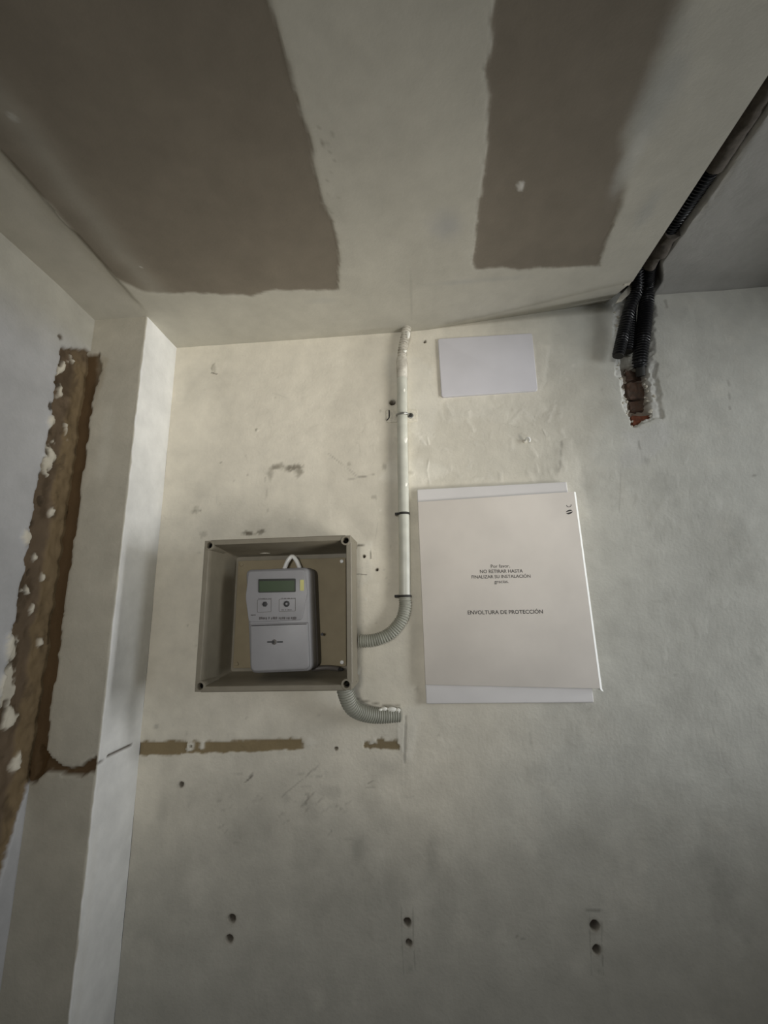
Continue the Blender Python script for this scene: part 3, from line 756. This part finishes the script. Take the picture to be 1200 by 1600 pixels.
for cx, cz, sx, sz in [(BX0 + 0.0105, BZ1 - 0.0105, 1, -1), (BX1 - 0.0112, BZ1 - 0.0105, -1, -1), (BX1 - 0.0112, BZ0 + 0.0105, -1, 1), (BX0 + 0.0105, BZ0 + 0.0105, 1, 1)]:
    bm = bmesh.new(); c = (cx, cz)
    def ring_(r, n=24):
        out = []
        for k in range(n):
            dx, dz = math.cos(2 * math.pi * k / n), math.sin(2 * math.pi * k / n)
            if dx * sx < 0.35 and dz * sz < 0.35 and (dx * sx < 0 or dz * sz < 0):      # squared off towards the box corner
                q = 1.0 / max(abs(dx), abs(dz)); dx, dz = dx * q, dz * q
            out.append(np.array([cx + dx * r, cz + dz * r]))
        return out
    loft(bm, [xz(ring_(0.0098), 0.02), xz(ring_(0.0094), BD + 0.0004), xz(ring_(0.0088), BD + 0.0010), xz(circle(c, 0.0064, 24), BD + 0.0010), xz(circle(c, 0.0058, 24), BD), xz(circle(c, 0.0054, 24), 0.050)], False, True)
    boss = obj('screw_boss', bm, M_BOX, box, smooth=True)
    bm = bmesh.new()
    loft(bm, [xz(circle(c, 0.0053, 16), 0.0505), xz(circle(c, 0.0053, 16), 0.100), xz(circle(c, 0.0049, 16), 0.100), xz(circle(c, 0.0047, 16), 0.052)], False, True)
    obj('threaded_insert', bm, M_HOLE, boss, smooth=True)
PL = [(-0.3850, 1.7395), (-0.1495, 1.7395), (-0.1495, 1.9600), (-0.3850, 1.9600)]
plate = obj('mounting_plate', slab(round_poly(PL, 0.004, 4), 0.0055, 0.0125, 0.001), M_PLATE, box, smooth=True)
for cx, cz in [(-0.158, 1.952), (-0.158, 1.748), (-0.377, 1.952), (-0.377, 1.748)]:
    obj('plate_screw', slab(circle((cx, cz), 0.0040, 12), 0.012, 0.0150, 0.0012), M_WHITE if cx > -0.2 else M_PLATE, plate, smooth=True)
# knock-out seen inside the top of the box, sockets on the right flank
bm = bmesh.new(); c = at_z(415, 862, BZ1 - 0.014)
P = [(c[0] + 0.012 * math.cos(t), c[1] + 0.009 * math.sin(t)) for t in np.linspace(0, 2 * math.pi, 18, endpoint=False)]
loft(bm, [[(p[0], p[1], BZ1 - 0.012) for p in P], [(p[0], p[1], BZ1 - 0.0185) for p in P]])
tag(obj('knockout_plug', bm, M_CORRW, box, smooth=True), 'pale round knock-out under the top of the box')
for z in (1.955, 1.90):
    bm = bmesh.new(); P = [(-0.045 + 0.010 * math.cos(t), z + 0.013 * math.sin(t)) for t in np.linspace(0, 2 * math.pi, 16, endpoint=False)]
    loft(bm, [[(BX1 - 0.006, p[0], p[1]) for p in P], [(BX1 - 0.0008, p[0], p[1]) for p in P]])
    obj('side_knockout', bm, M_BOX, box, smooth=True)

# ------------------------------------------------------------------ electricity meter
MF = 0.082
meter = thing('electricity_meter', 'light grey electricity meter with small display inside the open box', 'electricity meter', (-0.268, -0.0125, 1.741))
full = px_poly([(383, 890), (482, 886), (488, 1049), (390, 1053)], MF)
outl = round_poly(full, [0.012, 0.012, 0.014, 0.014], 6)
obj('meter_base', slab(inset(outl, -0.0025), 0.0127, 0.040, 0.003), M_METER_BASE, meter, smooth=True)  # base darker than the housing: shade of the flanks put into its colour
obj('housing', slab(outl, 0.038, MF, 0.008, 4), M_METER, meter, smooth=True)
face = px_poly([(384, 933), (389, 893), (476, 890), (481, 926), (472, 969), (389, 972)], MF)
front = obj('front_panel', slab(round_poly(face, 0.006, 5), MF - 0.004, MF + 0.002, 0.0015), M_METER, meter, smooth=True)
cov = px_poly([(391, 975), (482, 972), (485, 1046), (392, 1050)], MF)
cover = obj('terminal_cover', slab(round_poly(cov, [0.003, 0.003, 0.012, 0.012], 6), MF - 0.006, MF + 0.0035, 0.004), M_METER, meter, smooth=True)
D1 = MF + 0.002
def pxslab(name, px, d0, d1, m, parent, r=0.001, bevel=0.0):
    P = round_poly(px_poly(px, d0), r, 4)
    return obj(name, slab(P, d0 - 0.001, d1, bevel), m, parent, smooth=bool(bevel))
def pxframe(name, px, w, d0, d1, m, parent, r=0.002):
    P = round_poly(px_poly(px, d0), r, 4); Q = inset(P, w); bm = bmesh.new()
    loft(bm, [xz(P, d0 - 0.001), xz(P, d1), xz(Q, d1), xz(Q, d0 - 0.001)], False, False)
    return obj(name, bm, m, parent)
lcd = pxslab('display', [(405, 906), (461, 905), (461, 924), (405, 925)], D1, D1 + 0.0006, M_LCD, front)
pxframe('display_bezel', [(404, 905), (462, 904), (462, 925), (404, 926)], 0.0014, D1, D1 + 0.0016, M_LCDF, front)
bm = slab(px_poly([(405, 905), (461, 904), (461, 907), (405, 908)], D1), D1, D1 + 0.0014)
obj('display_shade', bm, M_LCDF, front)
tag(pxslab('seal_label', [(469, 906), (475, 906), (475, 923), (469, 923)], D1, D1 + 0.0008, M_YEL, front), 'small pale yellow label beside the display')
c = at_y(414, 944, D1)[[0, 2]]; obj('button', slab(circle(c, 0.0052, 6), D1 - 0.001, D1 + 0.0016, 0.0006), M_DARK, front, smooth=True)
c = at_y(448, 943.5, D1)[[0, 2]]; b2 = obj('button', slab(circle(c, 0.0058, 20), D1 - 0.001, D1 + 0.0016, 0.0006), M_DARK, front, smooth=True)
obj('button_cap', slab(circle(c, 0.0022, 12), D1, D1 + 0.0024, 0.0005), M_METER, b2, smooth=True)
for px in ([(402, 937), (424, 936), (424, 956), (402, 957)], [(436, 936), (462, 935), (462, 955), (436, 956)]):
    pxframe('button_frame', px, 0.0006, D1, D1 + 0.0004, M_METER_BASE, front)
# worn, unreadable print on the meter
rr = random.Random(5)
def worn_print(x0, x1, y, h, step, parent, d):
    bm = bmesh.new(); x = x0
    while x < x1:
        w = step * rr.uniform(0.5, 0.9)
        a, b = at_y(x, y - h / 2 * rr.uniform(0.6, 1), d), at_y(min(x + w, x1), y + h / 2 * rr.uniform(0.6, 1), d)
        add_box(bm, (a[0], -d - 0.0002, b[2]), (b[0], -d + 0.0006, a[2])); x += step * rr.choice([1, 1, 1, 1.6])
    return obj('worn_print', bm, M_FADED, parent)
worn_print(405, 463, 966, 4.5, 2.6, front, D1); worn_print(404, 424, 935.5, 1.6, 2.2, front, D1); worn_print(440, 462, 935, 1.4, 2.2, front, D1); worn_print(392, 400, 961, 2.0, 2.0, front, D1); worn_print(440, 456, 953, 1.4, 2.2, front, D1)
c = at_y(429.5, 1003, MF)[[0, 2]]; D2 = MF + 0.0035
scr = obj('cover_screw', slab(circle(c, 0.0048, 18), D2 - 0.001, D2 + 0.0012, 0.0006), M_METER_BASE, cover, smooth=True)
for x0, x1 in ((417.5, 427), (433, 442)):
    pxslab('screw_slot', [(x0, 1002.2), (x1, 1001.8), (x1, 1004), (x0, 1004.2)], D2, D2 + 0.0004, M_DARK, cover, 0.0004)
bm = bmesh.new(); loft(bm, [xz(circle(c + np.array([-0.0018, 0]), 0.0030, 10), D2 + 0.0010), xz(circle(c + np.array([-0.0018, 0]), 0.0030, 10), D2 + 0.0016)]); obj('seal_hole', bm, M_DARK, scr)
P, _ = smooth_path([at_y(444.5, 889, .03), at_y(450, 876, .03), at_y(456.5, 869.5, .03), at_y(463, 875.5, .03), at_y(468.5, 888, .03)], 26)
tag(obj('hanging_loop', tube_bm(P, [0.0046] * 26, 10), M_WHITE, meter, smooth=True), 'white hanging loop above the housing')
c = at_y(499, 991, 0.03); obj('side_seal', slab(circle((-0.1945, c[2]), 0.003, 10), 0.03, 0.036), M_DARK, meter)
# loose cable end lying in the bottom of the box
cab = thing('cable_stub', 'short grey cable stub at the bottom right inside the open box', 'cable', (-0.175, -0.03, 1.733))
P, _ = smooth_path([(-0.215, -0.03, 1.738), (-0.190, -0.028, 1.740), (-0.172, -0.030, 1.739), (-0.160, -0.034, 1.7375)], 20)
obj('sheath', tube_bm(P, [0.005] * 20, 10), M_METER_BASE, cab, smooth=True)
P2, _ = smooth_path([(-0.161, -0.034, 1.7375), (-0.152, -0.036, 1.737)], 6); obj('core', tube_bm(P2, [0.0025] * 6, 8), M_DARK, cab, smooth=True)

# ------------------------------------------------------------------ conduits of the meter
PD, PR = 0.0135, 0.0118
pt, pb = at_y(628, 566, PD), at_y(632.5, 934, PD)
pipe = thing('conduit_pipe', 'rigid grey-white conduit pipe running down the wall from the ceiling', 'conduit', tuple(pb))
P, _ = smooth_path([pt, at_y(629, 690, PD), at_y(631.5, 830, PD), pb], 60)
obj('tube', tube_bm(P, [PR] * 60, 22), M_PIPE, pipe, smooth=True)
obj('collar', tube_bm(smooth_path([at_y(627.8, 560, PD), at_y(628.4, 592, PD)], 8)[0], [PR + 0.0002, PR + .001] + [PR + 0.001] * 5 + [PR + .0002], 22), M_CORRW, pipe, smooth=True)
obj('ribbed_end', corrugated([at_y(636.5, 498, .0135), at_y(635, 516, .0135), at_y(631, 536, .0135), at_y(628.5, 552, .0135), at_y(628, 570, .0135)], 0.0110, 0.0066, 0.34), M_CORRW, pipe, smooth=True)
for y, a, b in [(687, 5, 7), (757, 3.5, 5), (548, 4, 3), (585, 4, 3), (610, 2.5, 6), (522, 4, 8)]:
    xx = np.interp(y, [520, 552, 566, 690, 830, 934], [638, 631.5, 630.5, 632, 634.5, 635.5])
    bm = bmesh.new(); bmesh.ops.create_icosphere(bm, subdivisions=2, radius=1.0); q = at_y(xx, y, PD + PR * 0.86)
    for v in bm.verts: v.co = Vector((q[0] + v.co.x * a * .00128 * (1 + .3 * math.sin(5 * v.co.z)), q[1] + 0.0022 + v.co.y * 0.0035, q[2] + v.co.z * b * .00128))
    obj('paint_drip', bm, M_PAINT, pipe, smooth=True)
for y, rad, tab in [(803, 0.0010, 5), (931.5, 0.0022, 7)]:
    xc = np.interp(y, [566, 690, 830, 934], [628, 629, 631.5, 632.5]); q = at_y(xc, y, PD)
    ring = obj('band', tube_bm(np.array([q + [0, 0, k] for k in (-0.0026, -0.0018, 0.0018, 0.0026)]), [PR + 0.0002, PR + rad, PR + rad, PR + 0.0002], 22), M_RUBBER, pipe, smooth=True)
    a = at_y(xc - 9 - tab, y, PD); obj('band_tab', box_bm((a[0], -PD - 0.003, a[2] - 0.003), (q[0] - PR + 0.002, -PD + 0.003, a[2] + 0.0025), 0.0008), M_RUBBER, ring)
clamp = thing('pipe_clamp', 'zinc pipe clamp holding the rigid conduit below the small cover plate', 'clamp', tuple(at_y(629, 650, 0.0)))
q = at_y(629, 648, PD); n = 28
ringp = [q + np.array([(PR + 0.0014) * math.cos(t), (PR + 0.0014) * math.sin(t), 0.0025 * math.sin(t)]) for t in np.linspace(0, 2 * math.pi, n)]
obj('ring', tube_bm(np.array(ringp), [0.0024] * n, 8), M_STEEL, clamp, smooth=True)
obj('foot', slab(round_poly(px_poly([(603, 642), (652, 640), (652, 659), (605, 661)], 0), 0.003, 4), -0.001, 0.0022, 0.0008), M_CREAM if 'M_CREAM' in globals() else M_CRUMB, clamp, smooth=True)
c = at_y(641.5, 649, 0.004)[[0, 2]]
w = obj('washer', slab(circle(c, 0.0068, 20), 0.001, 0.0036, 0.0006), M_STEEL, clamp, smooth=True)
obj('screw_head', slab(circle(c, 0.0042, 6), 0.003, 0.0065, 0.001), M_RUBBER, w, smooth=True)
obj('bent_pin', tube_bm(smooth_path([at_y(608, 641, .003), at_y(608, 652, .003), at_y(604, 657, .003)], 10)[0], [0.0013] * 10, 8), M_RUBBER, clamp, smooth=True)

elbow = thing('corrugated_elbow', 'ribbed grey flexible conduit curving from the rigid pipe into the box side', 'conduit', tuple(at_y(600, 1000, 0.0)))
e_end = at_y(556, 1002, 0.022); e_end[0] = BX1 + 0.0005
obj('ribbed_tube', corrugated([at_y(632.5, 934, PD), at_y(633, 948, PD + .002), at_y(627, 969, PD + .004), at_y(609, 990, PD + .006), at_y(585, 1000, PD + .008), e_end], 0.0132, 0.0046, 0.15, 20), M_CORR, elbow, smooth=True)
low = thing('corrugated_conduit', 'ribbed grey flexible conduit from the box underside into the wall', 'conduit', tuple(at_y(590, 1118, 0.0)))
s0 = at_y(539, 1072, 0.06); s0[2] = BZ0 + 0.001
lp = [s0, s0 + np.array([0.001, 0.002, -0.012]), at_y(549, 1103, 0.05), at_y(566, 1114, 0.037), at_y(592, 1118.5, 0.022), at_y(624, 1117, 0.010)]
obj('ribbed_tube', corrugated(lp, 0.0165, 0.0047, 0.15, 20, 0.0135), M_CORR, low, smooth=True)
for (x, y, a, b, d) in [(612, 1109, 7, 4, .024), (600, 1108, 5, 3, .028), (622, 1113, 4, 6, .020), (594, 1109.5, 3, 2, .031)]:
    bm = bmesh.new(); bmesh.ops.create_icosphere(bm, subdivisions=2, radius=1.0); q = at_y(x, y, d)
    for v in bm.verts: v.co = Vector((q[0] + v.co.x * a * .0013 * (1 + .3 * math.sin(6 * v.co.z)), q[1] + 0.003 + v.co.y * 0.004, q[2] + v.co.z * b * .0013))
    obj('plaster_smear', bm, M_PAINT, low, smooth=True)

# ------------------------------------------------------------------ small cover plate
cp = thing('cover_plate', 'small blank white cover plate under the ceiling, right of the pipe', 'cover plate', (0.183, 0, 2.322))
PLT = [(0.0732, 2.3222), (0.2898, 2.3240), (0.2918, 2.4712), (0.0727, 2.4733)]
obj('plate', slab(round_poly(PLT, 0.006, 5), -0.001, 0.0065, 0.0018), M_COVER, cp, smooth=True)

# ------------------------------------------------------------------ wrapped distribution panel
pan = thing('distribution_panel', 'large white distribution panel wrapped in printed protective card', 'panel', (0.17, 0, 1.667))
obj('tray', slab(round_poly([(0.0078, 1.6676), (0.3268, 1.6670), (0.3265, 2.1059), (0.0080, 2.1036)], 0.003, 4), -0.001, 0.0125, 0.0022), M_TRAY, pan, smooth=True)
CD = 0.0200
SH = [(0.0080, 1.7043), (0.3385, 1.6935), (0.3362, 2.0813), (0.0084, 2.0735)]
card = obj('protective_card', slab(SH, 0.0122, CD, 0.0012), M_CARD, pan, smooth=True)
bm = bmesh.new()
loft(bm, [[(0.3358, -CD - 0.0001, 2.0812), (0.3412, -0.0145, 2.0812), (0.3412, -0.0115, 2.0812), (0.3350, -0.0115, 2.0812)],
          [(0.3381, -CD - 0.0001, 1.6935), (0.3438, -0.0145, 1.6925), (0.3438, -0.0115, 1.6925), (0.3372, -0.0115, 1.6935)],
          [(0.3392, -CD - 0.0001, 1.6905), (0.3452, -0.0155, 1.6870), (0.3452, -0.0125, 1.6870), (0.3382, -0.0115, 1.6905)]])
tag(obj('folded_edge', bm, M_CARDEDGE, card), 'bright white folded edge at the right')
def print_line(text, x0, x1, y, d=CD, m=M_INK, bold=0.0, parent=None, y1=None):
    cu = bpy.data.curves.new('lettering', 'FONT'); cu.body = text; cu.resolution_u = 3; cu.offset = bold
    to = bpy.data.objects.new('lettering_source', cu); COL.objects.link(to)
    dg = bpy.context.evaluated_depsgraph_get()
    me = bpy.data.meshes.new_from_object(to.evaluated_get(dg))
    bpy.data.objects.remove(to); bpy.data.curves.remove(cu)
    co = np.zeros(len(me.vertices) * 3); me.vertices.foreach_get('co', co); co = co.reshape(-1, 3)
    a, b = at_y(x0, y, d), at_y(x1, y if y1 is None else y1, d)
    k = (b[0] - a[0]) / (co[:, 0].max() - co[:, 0].min()); x = (co[:, 0] - co[:, 0].min()) * k
    sl = (b[2] - a[2]) / (b[0] - a[0])
    out = np.stack([a[0] + x, np.full(len(x), -d - 0.0003), a[2] + co[:, 1] * k + x * sl], 1)
    me.vertices.foreach_set('co', out.ravel()); me.materials.clear(); me.update(); me.name = 'lettering'
    return obj('lettering', me, m, parent)
print_line('Por favor,', 767, 797, 887.5, parent=card, y1=886.5)
print_line('NO RETIRAR HASTA', 750, 817, 895.5, parent=card, bold=0.008, y1=894.5)
print_line('FINALIZAR SU INSTALACIÓN', 737, 829, 904, parent=card, bold=0.008, y1=902.5)
print_line('gracias.', 772.5, 795, 911.5, parent=card, y1=911)
print_line('ENVOLTURA DE PROTECCIÓN', 731, 848.5, 960, parent=card, bold=0.012, y1=958.5)
# two small printed marks in the corner: a cup-like arc and a split oval
arc = [at_y(889 + 3.6 * math.cos(t), 789.5 - 2.6 * math.sin(t), CD + 0.0002) for t in np.linspace(math.pi * 0.95, math.pi * 2.15, 12)]
obj('printed_mark', tube_bm(np.array(arc), [0.0006] * 12, 6), M_FADED, card)
for q0, q1 in ((0.15, 0.95), (1.12, 2.0)):
    P = [at_y(889.5 + 5.2 * math.cos(t), 800 - 3.4 * math.sin(t) - 1.0 * math.cos(t), CD)[[0, 2]] for t in np.linspace(math.pi * q0, math.pi * q1, 12)]
    obj('printed_mark', slab(P, CD - 0.0005, CD + 0.0003), M_INK, card)

# ------------------------------------------------------------------ hook and black conduits
hk = thing('wall_hook', 'tiny white hook in the wall between cover plate and panel', 'hook', tuple(at_y(822, 691, 0.0)))
h0 = at_y(820, 690, 0.0)
obj('shank', tube_bm(smooth_path([h0 + [0, 0.002, 0], h0 + [0.001, -0.010, 0.003], h0 + [0.005, -0.014, 0.003], h0 + [0.0075, -0.013, -0.001], h0 + [0.006, -0.012, -0.006]], 20)[0], [0.0022] * 20, 10), M_WHITE, hk, smooth=True)
obj('collar', slab(circle(h0[[0, 2]], 0.004, 14), -0.001, 0.002, 0.0006), M_CRUMB, hk, smooth=True)

def black_conduit(label, pts, r, r_end, pitch=0.0062, amp=0.26):
    t = thing('black_conduit', label, 'conduit', tuple(pts[-1]), 'black conduits hanging from the ceiling groove')
    obj('ribbed_tube', corrugated(pts, r, pitch, amp, 20, r_end), M_BLACK, t, smooth=True)
    e = np.asarray(pts[-1]); dv = e - np.asarray(pts[-2]); dv /= np.linalg.norm(dv)
    return t, e, dv
A3 = lambda *p: np.array(p, float)
t1, e, dv = black_conduit('black ribbed conduit, left of the hanging three, its cut end bent left', [A3(.505, -.13, 2.588), A3(.507, -.085, 2.576), at_y(995, 451, .048), at_y(983, 484, .038), at_y(974, 520, .030), at_y(966, 556, .028)], 0.0135, 0.0130)
obj('cut_end', tube_bm(np.array([e - dv * 0.001, e + dv * 0.0015]), [0.0112, 0.0112], 18), M_RUBBER, t1)
t2, e, dv = black_conduit('thickest black ribbed conduit, right of the hanging three', [A3(.531, -.288, 2.575), A3(.532, -.14, 2.578), A3(.541, -.065, 2.574), at_y(1010.5, 447, .022), at_y(1009.5, 475, .012), at_y(1005, 520, .010), at_y(1000, 560, .004), at_y(1000, 574, -.002)], 0.0165, 0.0160)
P, _ = smooth_path([e - dv * 0.002, at_y(1001, 588, -.008)], 8); obj('inner_sleeve', tube_bm(P, [0.0095] * 8, 16), M_RUBBER, t2, smooth=True)
t3, e, dv = black_conduit('slim black conduit squeezed behind and between the other two', [A3(.510, -.028, 2.580), at_y(989, 456, .006), at_y(986, 485, .002), at_y(985, 520, .001), at_y(981, 549, .002)], 0.0115, 0.0115)
obj('cut_end', tube_bm(np.array([e - dv * 0.001, e + dv * 0.0015]), [0.0095, 0.0095], 18), M_RUBBER, t3)
